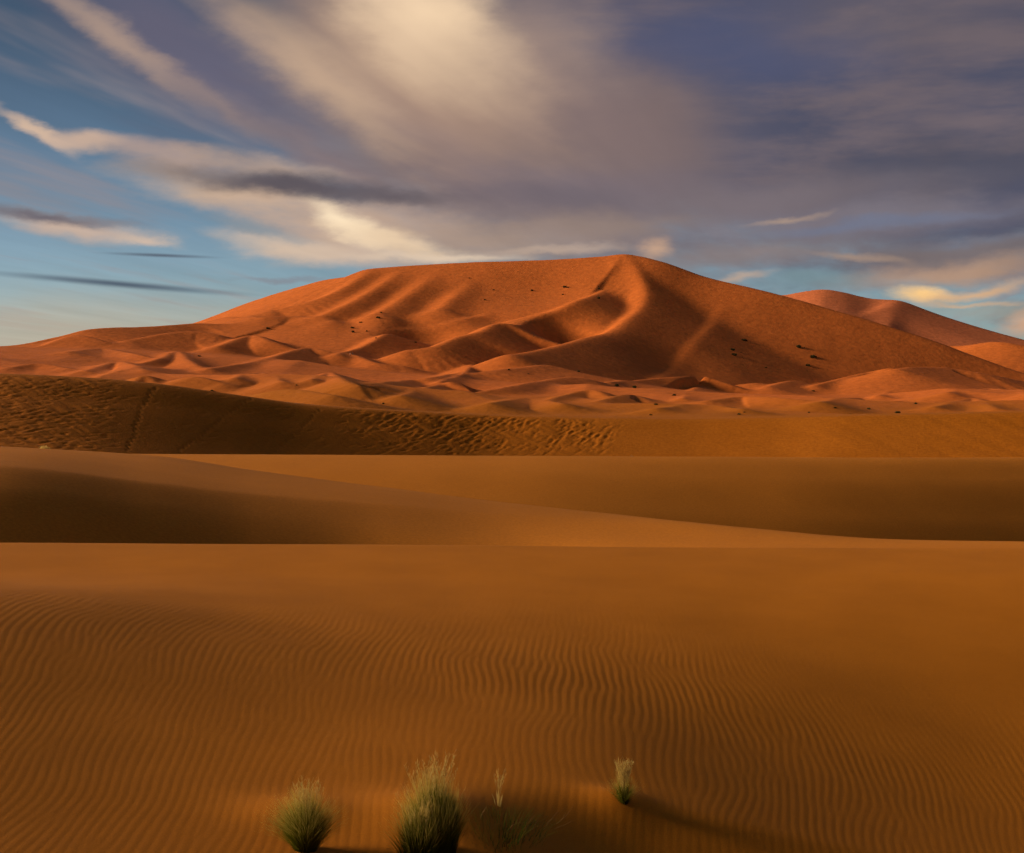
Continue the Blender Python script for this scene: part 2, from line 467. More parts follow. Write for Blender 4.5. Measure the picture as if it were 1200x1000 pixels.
# the long diagonal ridge
K = [-1400, -300, 0, 170, 300, 450, 600, 750, 880, 1000, 1200, 1500, 2600]
U_py = [505, 521, 527, 534, 552, 572, 590, 605.5, 619, 630, 635, 637, 640]
U_Y = np.array([84, 76, 73, 71, 66, 60, 54, 48.5, 44, 41, 38, 36, 34.])
L_py = [515, 531, 545, 564, 578, 590, 601, 612, 623, 633, 638, 641, 646]
L_Y = np.array([30, 34, 37.2, 40.4, 42.8, 44.8, 45.4, 43.6, 40.8, 38, 35.2, 33.6, 32.])
def zz(py, Y): return zpix(py, Y)
b_Y = L_Y-6.8; b_py = np.array([640, 650, 655, 655, 655, 652, 650, 648, 648, 650, 652, 655, 660.])
m_Y = L_Y-3.0; m_py = np.array(L_py)+np.array([26, 26, 25, 23, 21, 19, 17, 15, 12, 8, 6, 6, 6.])
f_Y = L_Y-10.5; f_py = b_py+130
w_ripple = lambda X, Y, Z: 0.02*fbm(X*0.12, Y*0.2, 3)+0.05*fbm(X*0.03+4, Y*0.06, 2)
profile_mesh('sand_ridge', K, [(f_Y, zz(f_py, f_Y)), (b_Y, zz(b_py, b_Y)), (m_Y, zz(m_py, m_Y)), (L_Y, zz(L_py, L_Y)),
             (U_Y, zz(U_py, U_Y)), (U_Y+7, zz(U_py, U_Y)-1.6), (U_Y+20, zz(U_py, U_Y)-5)],
             [12, 34, 34, 60, 20, 12], SAND_MID, 2.2, w_ripple)

# the bowl behind it
K = [-1400, -300, 0, 300, 600, 900, 1200, 1500, 2600]
B_Y = np.array([92, 88, 85, 82, 81, 83.5, 89.5, 98, 115.])
B_py = np.array([531, 530, 531, 532.5, 534.5, 536.5, 536.5, 535, 532])
def row(dY, dpy): return (B_Y-dY, zz(B_py+dpy, B_Y-dY))
profile_mesh('sand_bowl', K, [row(30, 200), (B_Y-18, zz(B_py+np.array([90, 90, 90, 95, 105, 125, 135, 135, 135]), B_Y-18)),
             (B_Y-11.5, zz(B_py+np.array([40, 40, 42, 44, 52, 66, 72, 72, 72]), B_Y-11.5)),
             (B_Y-5.5, zz(B_py+np.array([14, 14, 14, 14, 16, 22, 24, 24, 24]), B_Y-5.5)),
             row(0, 0), (B_Y+7, zz(B_py, B_Y)-1.1), (B_Y+16, zz(B_py, B_Y)-4)],
             [8, 30, 40, 40, 24, 12], SAND_MID, 2.4, w_ripple)

# the trampled slope
K = [-1400, -300, 0, 100, 180, 270, 360, 480, 600, 700, 800, 900, 1000, 1100, 1200, 1500, 2600]
T_py = np.array([425, 431, 438, 443, 450, 462, 474, 482, 488, 490, 490.5, 489, 487, 485, 483, 478, 470])
T_Y = np.array([118, 124, 129, 132, 135, 139, 143, 147, 149, 149, 149, 148, 146, 145, 144, 142, 138.])
h_T = T_Y*0+np.array([32, 32, 30, 29, 27, 24, 20, 17, 15, 15, 15, 15, 15, 15, 15, 15, 15.])
g_Y = T_Y-h_T
g_py = T_py*0+556
def mid(fr, bulge): return (T_Y-h_T*fr, zz(T_py, T_Y)*(1-fr)+zz(g_py, g_Y)*fr+bulge)
TRACK = []
def scuffs(X, Y, Z):
    px = X/Y*F+CX; py = HY-F*Z/Y
    top = pchip(K, T_py, px)
    on = sstep(-1.5, 4, py-top)*(1-sstep(548, 556, py))
    left = 1-sstep(95, 165, px)
    midz = sstep(370, 450, px)*(1-sstep(690, 735, px))
    dens = np.maximum(np.maximum(left, midz*(1-0.35*sstep(15, 50, py-top))), 0.12*sstep(100, 160, px)*(1-sstep(420, 460, px)))
    # trodden pits with tails of slumped sand running down and to the left
    e = np.zeros(X.shape)
    q = X+0.6*(Y-130); r = Y
    rs = np.random.default_rng(3)
    nr = X.shape[0]
    for _ in range(4200):
        qx = rs.uniform(-30, 330) if rs.random() < 0.5 else rs.uniform(330, 735)
        c0 = int(np.argmin(np.abs(px[0]-qx)))
        tp = top[0, c0]; depth = (546-tp)
        v = rs.beta(1.0, 1.7) if qx > 200 else rs.beta(1, 1.25)
        qy = tp+1.0+depth*v
        col = py[:, c0]; rr0 = int(np.argmin(np.abs(np.where(Y[:, c0] <= T_Y.max(), col, 1e9)-qy)))
        if dens[rr0, c0]*np.clip(0.55+1.7*perlin(np.array([qx*0.035]), np.array([qy*0.05]))[0], 0.1, 1) < rs.random(): continue
        x0, y0 = X[rr0, c0], Y[rr0, c0]
        r0_, r1_ = max(rr0-16, 0), min(rr0+10, nr); c0_, c1_ = max(c0-12, 0), min(c0+12, X.shape[1])
        dx = X[r0_:r1_, c0_:c1_]-x0; dy = Y[r0_:r1_, c0_:c1_]-y0
        th = radians(rs.uniform(20, 42)); al = -dy*cos(th)-dx*sin(th); ac = dx*cos(th)-dy*sin(th)
        w_ = rs.uniform(0.10, 0.22); L_ = rs.uniform(0.2, 1.3)
        tail = np.exp(-(ac/w_)**2)*np.where(al > 0, np.exp(-(al/L_)**2), np.exp(-(al/0.18)**2))
        rim = np.exp(-((ac-0.34)/0.2)**2-((al-0.2)/0.45)**2)
        e[r0_:r1_, c0_:c1_] += rs.uniform(0.6, 1.2)*(-0.11*tail+0.03*rim)
    e = 0.31*np.clip(e, -0.24, 0.10)*on
    e = e + on*dens*0.05*fbm(q*0.8+0.35*r, r*0.3, 2)
    # single tracks
    for (x0, y0, x1, y1) in ((178, 456, 148, 527), (292, 468, 212, 527), (375, 481, 322, 532)):
        for side in (-1.6, 1.6):
            t = np.clip(((px-x0)*(x1-x0)+(py-y0)*(y1-y0))/((x1-x0)**2+(y1-y0)**2), 0, 1)
            d = np.hypot(px-(x0+(x1-x0)*t)-side-3*np.sin(t*7+x0)+1.5*np.sin(t*23), py-(y0+(y1-y0)*t))
            n = np.sin(t*np.hypot(x1-x0, y1-y0)*1.25+side)
            e = e-0.055*on*np.exp(-(d/2.0)**2)*(0.45+0.55*n)
    # slide marks towards the right
    sl = sstep(860, 1000, px)
    e = e+on*sl*0.07*fbm((q+4)*0.33, r*0.05, 2)
    return e + 0.10*fbm(X*0.04, Y*0.05, 2)
prows = [(g_Y-14, zz(g_py+90, g_Y-14)), mid(1, 0), mid(0.66, -0.25), mid(0.3, 0.0), mid(0.0, 0),
         (T_Y+6, zz(T_py, T_Y)+0.0), (T_Y+30, zz(T_py, T_Y)-1.6), (T_Y+90, zz(T_py, T_Y)-8)]
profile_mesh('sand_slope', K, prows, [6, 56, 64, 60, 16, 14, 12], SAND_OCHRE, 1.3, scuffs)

# ------------------------------------------------------------------ the dune field and the great dune
def P3(px, py, Y):
    return ((px-CX)/F*Y, Y, -(py-HY)/F*Y)

def catmull(pts, n=7):
    pts = np.array(pts, float)
    if len(pts) < 3: return np.array([pts[0]+(pts[-1]-pts[0])*t for t in np.linspace(0, 1, n)])
    out = []
    for k in range(len(pts)-1):
        a = pts[max(k-1, 0)]; b = pts[k]; c = pts[k+1]; d = pts[min(k+2, len(pts)-1)]
        for t in np.linspace(0, 1, n, endpoint=False):
            out.append(0.5*(2*b+(-a+c)*t+(2*a-5*b+4*c-d)*t*t+(-a+3*b-3*c+d)*t**3))
    out.append(pts[-1])
    return np.array(out)

def add_ridge(X, Y, Z, pts, left, right, k=1.2, relief=60.0, reach=None, curv=0.0, rnd=1.0):
    """raise Z by a sharp-crested ridge through pts (photo x, photo y, distance);
    left / right: slope in degrees on the left / right hand walking along pts"""
    line = catmull([P3(*p) for p in pts])
    reach = reach or relief/tan(radians(min(left, right)))*3.0+20
    x0, x1 = line[:, 0].min()-reach, line[:, 0].max()+reach
    y0, y1 = line[:, 1].min()-reach, line[:, 1].max()+reach
    m = (X > x0) & (X < x1) & (Y > y0) & (Y < y1)
    if not m.any(): return
    x, y = X[m], Y[m]
    best = np.full(x.shape, 1e18); bz = np.zeros(x.shape); bs = np.zeros(x.shape)
    for i in range(len(line)-1):
        a, b = line[i], line[i+1]
        dx, dy = b[0]-a[0], b[1]-a[1]
        L2 = dx*dx+dy*dy+1e-9
        t = np.clip(((x-a[0])*dx+(y-a[1])*dy)/L2, 0, 1)
        ex, ey = x-a[0]-t*dx, y-a[1]-t*dy
        d2 = ex*ex+ey*ey
        u = d2 < best
        best = np.where(u, d2, best)
        bz = np.where(u, a[2]+t*(b[2]-a[2]), bz)
        side = (dx*ey-dy*ex)/math.sqrt(L2)
        bs = np.where(u, side, bs)
    d = np.sqrt(best)
    # blend of the two slopes, smooth round the ends
    f = 0.5+0.5*np.clip(bs/np.maximum(d, 1e-6), -1, 1)
    sl = tan(radians(right))+(tan(radians(left))-tan(radians(right)))*f*f*(3-2*f)
    drop = sl*(np.sqrt(d*d+rnd*rnd)-rnd)
    drop = drop/(1+curv*drop)                       # concave foot
    h = bz-drop
    Z[m] = smax(Z[m], h, k)

def field_base(X, Y):
    s = X/Y
    px = s*F+CX
    z = np.full(X.shape, -7.0)
    z = z + 2.0*fbm(X*0.006, Y*0.006, 3)
    # the apron climbs towards the great dune, most on the left
    climb = pchip([-900, 0, 250, 450, 700, 950, 1300, 2400], [34, 30, 27, 18, 9, 4, 5, 8], px)
    z = z + climb*sstep(300, 830, Y)
    z = z + 5*sstep(1000, 1500, Y)
    return z

def dunelets(X, Y):
    """sharp-crested small dunes, crests running away from the eye and to the left"""
    wx = X+26*fbm(X*0.011+2, Y*0.006+7, 2); wy = Y+50*fbm(X*0.007-4, Y*0.005+1, 2)
    def saw(p, a=0.66):
        p = p-np.floor(p)
        up = p/a; dn = (1-p)/(1-a)
        t = np.where(p < a, up, dn)
        return t*t*(1.6-0.6*t)
    p1 = (wx*0.55+wy*0.62)/96.0
    p2 = (wx*0.9+wy*0.12+40)/47.0
    m1 = 0.35+0.9*np.clip(0.5+1.2*fbm(X*0.008+9, Y*0.005, 2), 0, 1)
    m2 = np.clip(0.35+1.3*fbm(X*0.012-3, Y*0.008+5, 2), 0, 1)
    return 5.0*m1*saw(p1)+2.4*m2*saw(p2)

# great dune: the summit crest (photo x, photo y, distance), walked left to right; the right hand is the face we see
SUMMIT = [(160, 398, 1230), (240, 375, 1180), (300, 352, 1135), (370, 331, 1090), (418, 322, 1066), (432, 315, 1060), (500, 310, 1058), (560, 307, 1056),
          (640, 303, 1053), (700, 300.5, 1050), (735, 298, 1046), (775, 306, 1031), (830, 325, 1013), (920, 347, 983), (1060, 388, 941), (1200, 437, 902), (1330, 470, 869)]
# arms and spurs: the third number is how far the crest stands out of the face behind it (m)
ARMS = [
    ([(735, 299, 0), (748, 318, 5), (756, 338, 13), (753, 357, 27), (738, 371, 44), (708, 387, 66), (675, 399, 90), (645, 407, 108), (600, 416, 118)], 21, 21, 2.0, 60, 0.002, 4),
    ([(706, 336, 2), (686, 347, 22), (660, 355, 38), (640, 358, 46), (622, 364, 52), (608, 374, 56), (582, 378, 62), (563, 388, 72), (540, 394, 80), (512, 405, 90), (480, 410, 90)], 22, 20, 2.0, 50, 0.002, 3),
    ([(572, 368, 1), (540, 374, 14), (507, 377, 26), (480, 379.5, 30), (450, 386, 34), (420, 393, 34)], 20, 16, 2.0, 40, 0.003, 3),
    ([(846, 362, 0), (838, 373, 0.5), (826, 390, 1.5), (800, 413, 3.5), (772, 440, 7)], 22, 22, 3.0, 30, 0.003, 3),
    ([(434, 318, 0), (408, 335, 13), (372, 350, 22), (322, 363, 28)], 16, 20, 3, 40, 0.003, 4),
    ([(468, 320, 0), (440, 338, 13), (413, 354, 21), (380, 366, 26)], 16, 20, 3, 40, 0.003, 4),
    ([(508, 324, 0), (484, 341, 11), (460, 357, 18), (440, 366, 20)], 16, 19, 3, 40, 0.003, 5),
    ([(552, 332, 0), (534, 346, 8), (516, 362, 14)], 17, 19, 3, 40, 0.003, 5),
]
# the lower dunes (photo x, photo y, distance)
RIDGES = [
    # points, how far the crest stands out (m), slopes, smoothing, relief, curvature, rounding
    ([(-200, 428, 780), (0, 407, 800), (67, 394, 820), (110, 385, 835), (180, 383, 870), (233, 379, 900), (290, 381, 905), (340, 384, 890)], 0, 20, 13, 3, 30, 0.006, 3),
    ([(262, 373), (300, 372), (345, 371), (390, 376)], 9, 16, 16, 2.5, 14, 0.01, 3),
    ([(60, 400), (90, 393), (120, 399), (150, 407)], 30, 15, 14, 2.0, 12, 0.01, 2),
    ([(150, 398), (217, 388), (255, 392), (275, 397)], 45, 18, 15, 2.0, 14, 0.01, 2),
    ([(255, 406), (293, 393), (315, 399), (345, 409)], 50, 17, 17, 1.6, 14, 0.01, 2),
    ([(80, 412), (120, 409), (160, 415), (185, 421)], 40, 15, 15, 1.6, 10, 0.012, 1.5),
    ([(165, 426), (190, 419), (207, 411), (220, 421), (240, 433)], 50, 16, 18, 1.4, 12, 0.012, 1.5),
    ([(10, 430), (45, 426), (80, 431)], 35, 14, 14, 1.4, 8, 0.02, 1.5),
    ([(100, 434), (140, 424), (170, 433)], 35, 14, 15, 1.4, 8, 0.02, 1.5),
    ([(155, 449), (171, 440), (184, 449)], 35, 15, 16, 1.0, 8, 0.02, 1),
    ([(245, 432), (280, 426), (313, 421), (340, 411), (360, 408), (382, 411), (410, 415), (440, 424), (470, 428)], 45, 16, 17, 1.4, 12, 0.012, 1.5),
    ([(395, 414), (415, 410), (436, 400), (452, 391), (464, 393)], 24, 17, 18, 1.0, 10, 0.01, 1),
    ([(365, 444), (386, 437), (405, 446), (440, 456), (460, 460)], 40, 16, 17, 1.0, 9, 0.02, 1),
    ([(200, 446), (230, 441), (262, 449)], 35, 14, 15, 1.0, 8, 0.02, 1),
    ([(275, 443), (305, 436), (332, 447)], 35, 15, 16, 1.0, 8, 0.02, 1),
    ([(300, 462), (340, 456), (390, 463)], 40, 13, 14, 1.0, 8, 0.02, 1),
    ([(430, 450), (470, 446), (510, 441), (545, 436)], 40, 15, 15, 1.2, 9, 0.02, 1.2),
    ([(515, 447), (538, 440), (549, 432), (553, 427)], 16, 17, 19, 0.9, 9, 0.015, 0.8),
    ([(470, 463), (505, 453), (530, 447), (557, 456)], 40, 15, 15, 1.0, 8, 0.02, 1),
    ([(555, 437), (590, 432), (640, 428)], 40, 13, 14, 2, 8, 0.02, 2),
    ([(560, 460), (600, 452), (640, 445), (675, 443), (720, 451)], 50, 15, 15, 1.2, 10, 0.015, 1.5),
    ([(640, 470), (668, 461), (695, 457), (715, 467)], 40, 15, 15, 0.9, 7, 0.02, 1),
    ([(575, 472), (620, 467), (660, 473)], 40, 13, 14, 1, 7, 0.02, 1),
    ([(712, 448), (750, 445), (792, 442), (828, 441), (815, 454), (800, 466)], 55, 13, 19, 1.2, 12, 0.012, 1.0),
    ([(700, 471), (722, 465), (742, 463), (760, 471)], 35, 13, 13, 0.9, 6, 0.02, 1),
    ([(870, 450), (890, 449), (915, 455)], 40, 14, 15, 1.2, 8, 0.02, 1),
    ([(900, 453), (930, 446), (962, 451), (990, 458)], 45, 14, 15, 1.4, 9, 0.02, 1.5),
    ([(955, 451), (1010, 438), (1050, 431), (1063, 440), (1045, 458), (1030, 463)], 65, 14, 18, 1.2, 13, 0.01, 1.0),
    ([(1050, 432), (1100, 430), (1150, 437), (1220, 452)], 60, 14, 16, 1.6, 12, 0.012, 2),
    ([(1110, 460), (1160, 455), (1210, 462)], 45, 13, 15, 1.2, 9, 0.02, 1.5),
    ([(1095, 477), (1140, 467), (1168, 479)], 35, 13, 15, 1.0, 7, 0.02, 1),
    ([(830, 470), (870, 464), (920, 466), (960, 471)], 40, 13, 14, 1.2, 7, 0.02, 1.2),
    ([(960, 471), (1000, 466), (1050, 470)], 40, 12, 14, 1.2, 7, 0.02, 1.2),
    ([(770, 478), (820, 474), (870, 479)], 35, 12, 13, 1.0, 6, 0.02, 1),
    ([(1040, 399, 1290), (1090, 403, 1265), (1130, 404, 1240), (1165, 399, 1215), (1195, 403, 1195), (1270, 414, 1170)], 0, 16, 17, 2.5, 26, 0.006, 3),
]
# hollows scooped by the wind (photo x, photo y, depth, half widths in m)
BOWLS = [(655, 379, 12, 24, 32), (500, 391, 8, 22, 34), (792, 424, 5, 24, 50), (640, 335, 5, 45, 50), (380, 380, 4, 30, 40)]
def relax(Z):
    A = Z.copy()
    A[:, 1:-1] = 0.25*Z[:, :-2]+0.5*Z[:, 1:-1]+0.25*Z[:, 2:]
    B = A.copy()
    B[1:-1] = 0.25*A[:-2]+0.5*A[1:-1]+0.25*A[2:]
    return B

def first_hit(Z, px, py):
    c = int(np.argmin(np.abs(fs-(px-CX)/F)))
    m = np.minimum.accumulate(HY-F*Z[:, c]/FY[:, c])
    return FY[int(np.argmax(m <= py)), c] if (m <= py).any() else None

def field_z(X, Y):
    Z = field_base(X, Y)
    add_ridge(X, Y, Z, SUMMIT, 26, 23, 6.0, 120, None, 0.0028, 4)
    for pts, l, r, k, rel, cu, rnd in ARMS:
        ab = []
        for (px, py, out) in pts:
            h = first_hit(Z, px, py)
            if h is None:
                print('arm point above skyline', px, py); continue
            ab.append((px, py, h-out))
        add_ridge(X, Y, Z, ab, l, r, k, rel, None, cu, rnd)
    for (px, py, depth, rx, ry) in BOWLS:
        h = first_hit(Z, px, py)
        if h: Z -= depth*np.exp(-((X-(px-CX)/F*h)/rx)**2-((Y-h)/ry)**2)
    far = sstep(520, 760, Y)
    amp = sstep(190, 330, Y)*(1-far)*(0.7+0.3*sstep(300, 500, Y))
    px = X/Y*F+CX
    amp = amp*pchip([-900, 0, 400, 700, 1000, 1400, 2400], [1.1, 1.0, 0.95, 0.7, 0.55, 0.8, 1.0], px)
    Z = Z + amp*dunelets(X, Y)
    for pts, out, l, r, k, rel, cu, rnd in RIDGES:
        ab = []
        for i, q in enumerate(pts):
            w = 0.25+0.75*sin(pi*(i+0.5)/len(pts))
            h = first_hit(Z, q[0], q[1]) if len(q) == 2 else q[2]
            if h: ab.append((q[0], q[1], h-(out*w if len(q) == 2 else 0)))
        if len(ab) > 1: add_ridge(X, Y, Z, ab, l, r, k, rel, None, cu, rnd)
    for _ in range(3):
        Z = relax(Z)
    Z = Z + 0.5*fbm(X*0.02, Y*0.02, 3)*sstep(250, 500, Y)
    return Z

fs = columns(1.5, 0.44, 1.6, 16)
frow = np.concatenate([np.linspace(150, 330, 70)[:-1], np.exp(np.linspace(math.log(330), math.log(1110), 690))[:-1], np.linspace(1110, 1500, 60)])
FY = np.repeat(frow[:, None], len(fs), 1); FX = fs[None, :]*FY
FZ = field_z(FX, FY)
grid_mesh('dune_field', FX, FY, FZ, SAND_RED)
FPY = HY-F*FZ/FY
FMIN = np.minimum.accumulate(FPY, 0)
_sil = FPY.min(0)
print('field skyline', {int(q): round(float(np.interp((q-CX)/F, fs, _sil)), 1) for q in (0, 110, 233, 300, 430, 560, 735, 830, 920, 1060, 1200)})

def on_field(px, py):
    """first point of the dune field seen at a photo pixel"""
    c = int(np.argmin(np.abs(fs-(px-CX)/F)))
    r = int(np.argmax(FMIN[:, c] <= py))
    return FX[r, c], FY[r, c], FZ[r, c]+EYE

# the dune far behind on the right
def build_far():
    s = columns(3.0, 0.5, 1.4, 12)
    r = np.linspace(1560, 2600, 190)
    Y = np.repeat(r[:, None], len(s), 1); X = s[None, :]*Y
    Z = np.full(X.shape, -9.0)+3*fbm(X*0.003, Y*0.003, 3)
    add_ridge(X, Y, Z, [(780, 420, 2080), (880, 352, 2050), (920, 345, 2040), (960, 338.5, 2030), (985, 341, 2022), (1020, 349, 2012), (1055, 352, 2000), (1090, 366, 1985),
              (1140, 388, 1965), (1200, 404, 1940), (1330, 425, 1880)], 25, 19, 3, 140, None, 0.002, 4)
    add_ridge(X, Y, Z, [(1052, 353, 1998), (1035, 360, 1955), (1012, 369, 1915), (985, 380, 1870), (950, 395, 1820)], 23, 23, 5, 60, None, 0.003, 6)
    for _ in range(3): Z = relax(Z)
    grid_mesh('far_dune', X, Y, Z, SAND_FAR)
build_far()

# the plain that everything stands on, out to the horizon
def build_plain():
    a = np.linspace(0, 2*pi, 97)
    r = np.array([0.5, 60, 200, 600, 1500, 4000, 9000, 18000])
    R, A = np.meshgrid(r, a, indexing='ij')
    grid_mesh('ground', R*np.cos(A), R*np.sin(A), np.full(R.shape, -14.0)+0*R, SAND_PLAIN)
build_plain()

# ------------------------------------------------------------------ plants
def leaf_material(name, base, tip, trans=0.35, spread=0.25, mid=None):
    m = bpy.data.materials.new(name); m.use_nodes = True
    nt = m.node_tree; N = nt.nodes; L = nt.links; N.clear()
    at = N.new('ShaderNodeAttribute'); at.attribute_name = 'along'
    rd = N.new('ShaderNodeAttribute'); rd.attribute_name = 'tone'
    cr = N.new('ShaderNodeValToRGB')
    e = cr.color_ramp.elements
    e[0].position = 0.10; e[0].color = (*base, 1); e[1].position = 0.97; e[1].color = (*tip, 1)
    if mid: m_ = e.new(0.62); m_.color = (*mid, 1)
    L.new(at.outputs['Fac'], cr.inputs[0])
    mr = N.new('ShaderNodeMapRange'); mr.inputs['To Min'].default_value = 1-spread; mr.inputs['To Max'].default_value = 1+spread
    L.new(rd.outputs['Fac'], mr.inputs[0])
    sc_ = N.new('ShaderNodeVectorMath'); sc_.operation = 'SCALE'
    L.new(cr.outputs[0], sc_.inputs[0]); L.new(mr.outputs[0], sc_.inputs['Scale'])
    d = N.new('ShaderNodeBsdfDiffuse'); t = N.new('ShaderNodeBsdfTranslucent')
    L.new(sc_.outputs[0], d.inputs[0]); L.new(sc_.outputs[0], t.inputs[0])
    mx = N.new('ShaderNodeMixShader'); mx.inputs[0].default_value = trans
    L.new(d.outputs[0], mx.inputs[1]); L.new(t.outputs[0], mx.inputs[2])
    o = N.new('ShaderNodeOutputMaterial'); L.new(mx.outputs[0], o.inputs[0])
    return m
GRASS = leaf_material('grass_blade', (0.045, 0.042, 0.005), (0.62, 0.46, 0.10), mid=(0.115, 0.115, 0.006))
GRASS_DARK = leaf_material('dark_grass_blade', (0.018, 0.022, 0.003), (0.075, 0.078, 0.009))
STRAW = leaf_material('straw', (0.36, 0.24, 0.06), (0.74, 0.54, 0.17))
SHRUB = leaf_material('shrub_leaf', (0.035, 0.032, 0.012), (0.085, 0.075, 0.028), 0.15)
TWIG = leaf_material('dry_twig', (0.11, 0.058, 0.02), (0.22, 0.12, 0.045), 0.0)

def strips(name, curves, widths, mat, parent=None):
    """curves: list of (k,3) arrays; each becomes a thin tapering ribbon turned a random way"""
    V, Fc, A, T = [], [], [], []
    for c, w in zip(curves, widths):
        c = np.asarray(c); k = len(c)
        a = random.random()*pi
        side = np.array([cos(a), sin(a), 0.0])
        tone = random.random(); b = len(V)
        for i in range(k):
            t = i/(k-1)
            ww = w*(1-t)**0.6 if i < k-1 else w*0.12
            V.append(c[i]-side*ww/2); V.append(c[i]+side*ww/2)
            A += [t, t]; T += [tone, tone]
        for i in range(k-1):
            Fc.append((b+2*i, b+2*i+1, b+2*i+3, b+2*i+2))
    me = bpy.data.meshes.new(name); me.from_pydata([tuple(v) for v in V], [], Fc)
    for nm, dat in (('along', A), ('tone', T)):
        at = me.attributes.new(nm, 'FLOAT', 'POINT'); at.data.foreach_set('value', np.array(dat, np.float32))
    me.materials.append(mat)
    o = bpy.data.objects.new(name, me); COL.objects.link(o)
    if parent: o.parent = parent
    return o

def thing(name, label, cat, loc, group=None):
    o = bpy.data.objects.new(name, None); COL.objects.link(o)
    o.location = loc; o.empty_display_size = 0.2
    o['label'] = label; o['category'] = cat
    if group: o['group'] = group
    return o

def near_ground(px, py):
    """where the ray through a photo pixel meets the foreground sand"""
    y = np.linspace(6, 24, 3000); x = (px-CX)/F*y
    g = HY-F*near_base(x, y)/y
    i = int(np.argmax(g <= py))
    return x[i], y[i], float(near_base(x[i:i+1], y[i:i+1])[0])+EYE

def blade(r0, spread, h, seg=6, lean=(0, 0), droop=0.5):
    a = random.random()*2*pi; q = math.sqrt(random.random())
    root = np.array([cos(a)*q*r0, sin(a)*q*r0, -0.03])
    a2 = a+random.gauss(0, 0.5)
    out = spread*q*(0.6+0.6*random.random())
    hh = h*(1-0.35*q*q)*(0.62+0.42*random.random())
    pts = []
    for i in range(seg):
        t = i/(seg-1)
        o_ = out*t**1.5
        pts.append(root+np.array([cos(a2)*o_+lean[0]*t*t*hh, sin(a2)*o_+lean[1]*t*t*hh, hh*(t-droop*0.3*q*t**3)]))
    return np.array(pts)

def plume(base, h, seg=5, lean=0.1, length=0.10, n=16):
    """a stalk with a feathery seed head"""
    a = random.random()*2*pi
    d = np.array([cos(a), sin(a), 0])*lean*h
    st = np.array([base+d*t*t+np.array([0, 0, h*t]) for t in np.linspace(0, 1, seg)])
    cs, ws = [st], [0.0014]
    for i in range(n):
        t = 1-length/h*random.random()
        p = base+d*t*t+np.array([0, 0, h*t])
        b = random.random()*2*pi; l = 0.012+0.02*random.random()
        q = p+np.array([cos(b)*l*0.6, sin(b)*l*0.6, l])
        cs.append(np.array([p, (p+q)/2, q])); ws.append(0.0022)
    return cs, ws

def grass_tuft(label, px, py, h, r0, spread, n, mat, group=None, heads=0, head_h=None, lean=(-0.06, 0), twigs=0, cat='grass', loc=None, width=0.0034, name='grass_tuft', dark=0):
    loc = loc or near_ground(px, py)
    t = thing(name, label, cat, loc, group)
    cs = [blade(r0, spread, h, 6, lean) for _ in range(n)]
    strips('leaf_blades', cs, [width*(0.7+0.6*random.random()) for _ in cs], mat, t)
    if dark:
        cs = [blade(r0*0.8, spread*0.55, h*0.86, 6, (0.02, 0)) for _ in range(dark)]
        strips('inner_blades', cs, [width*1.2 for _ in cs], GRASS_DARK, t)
    if heads:
        C, W = [], []
        for _ in range(heads):
            a = random.random()*2*pi; q = random.random()*r0*0.8
            c, w = plume(np.array([cos(a)*q, sin(a)*q, -0.02]), (head_h or h)*(0.8+0.25*random.random()), 6, 0.12+0.12*random.random())
            C += c; W += w
        strips('seed_heads', C, W, STRAW, t)
    if twigs:
        C, W = [], []
        for _ in range(twigs):
            a = random.uniform(-0.5, 0.9); l = random.uniform(0.15, 0.38)
            b = np.array([random.uniform(-r0, r0), random.uniform(-r0, r0)*0.6, 0.0])
            C.append(np.array([b+np.array([cos(a)*l*u, sin(a)*l*u*0.5, 0.16*u*random.uniform(0.5, 1)+0.03*sin(u*7)]) for u in np.linspace(0, 1, 6)])); W.append(0.005)
        strips('dry_twigs', C, W, TWIG, t)
    return t

grass_tuft('rounded green grass tuft fading to straw tips, alone beside the tallest tuft', 358, 996, 0.45, 0.055, 0.23, 2600, GRASS, heads=40, head_h=0.42, dark=900, width=0.0020)
t2 = grass_tuft('tallest dark green grass tuft crowned with pale feathery seed heads', 510, 1000, 0.60, 0.12, 0.16, 2200, GRASS, heads=60, head_h=0.58, lean=(-0.06, 0), twigs=7, dark=3400, width=0.0022)
grass_tuft('knee-low green and straw grass clump leaning out at the foot of the tallest tuft', 489, 1008, 0.42, 0.09, 0.14, 500, GRASS, heads=30, head_h=0.40, dark=500)
grass_tuft('sparse thin grass with dry fallen twigs in the shade of the tallest tuft', 586, 978, 0.20, 0.30, 0.16, 340, GRASS_DARK, twigs=13, lean=(0.1, 0))
grass_tuft('single faint feathery grass stalk rising behind the sparse grass', 584, 945, 0.20, 0.02, 0.03, 14, STRAW, heads=7, head_h=0.28, name='grass_stalk')
grass_tuft('small slender yellow grass tuft with pale plumed top, standing apart', 731, 940, 0.28, 0.026, 0.15, 380, GRASS, heads=80, head_h=0.31, dark=70, lean=(-0.05, 0), width=0.0022)
# pale tuft on the far end of the long ridge
_Y = 72.5; _x = (52-CX)/F*_Y
t7 = grass_tuft('pale round dry grass tuft on the crest of the long ridge', 52, 526, 0.40, 0.16, 0.22, 700, STRAW, loc=(_x, _Y, float(zpix(529.5, _Y))+EYE), width=0.012)
_Y = 86.0; _x = (741-CX)/F*_Y
grass_tuft('tiny dark dry twig poking up at the foot of the ochre slope', 741, 536, 0.45, 0.05, 0.10, 16, TWIG, loc=(_x, _Y, float(zpix(538.5, _Y))+EYE), width=0.03, name='dry_twig', cat='twig')

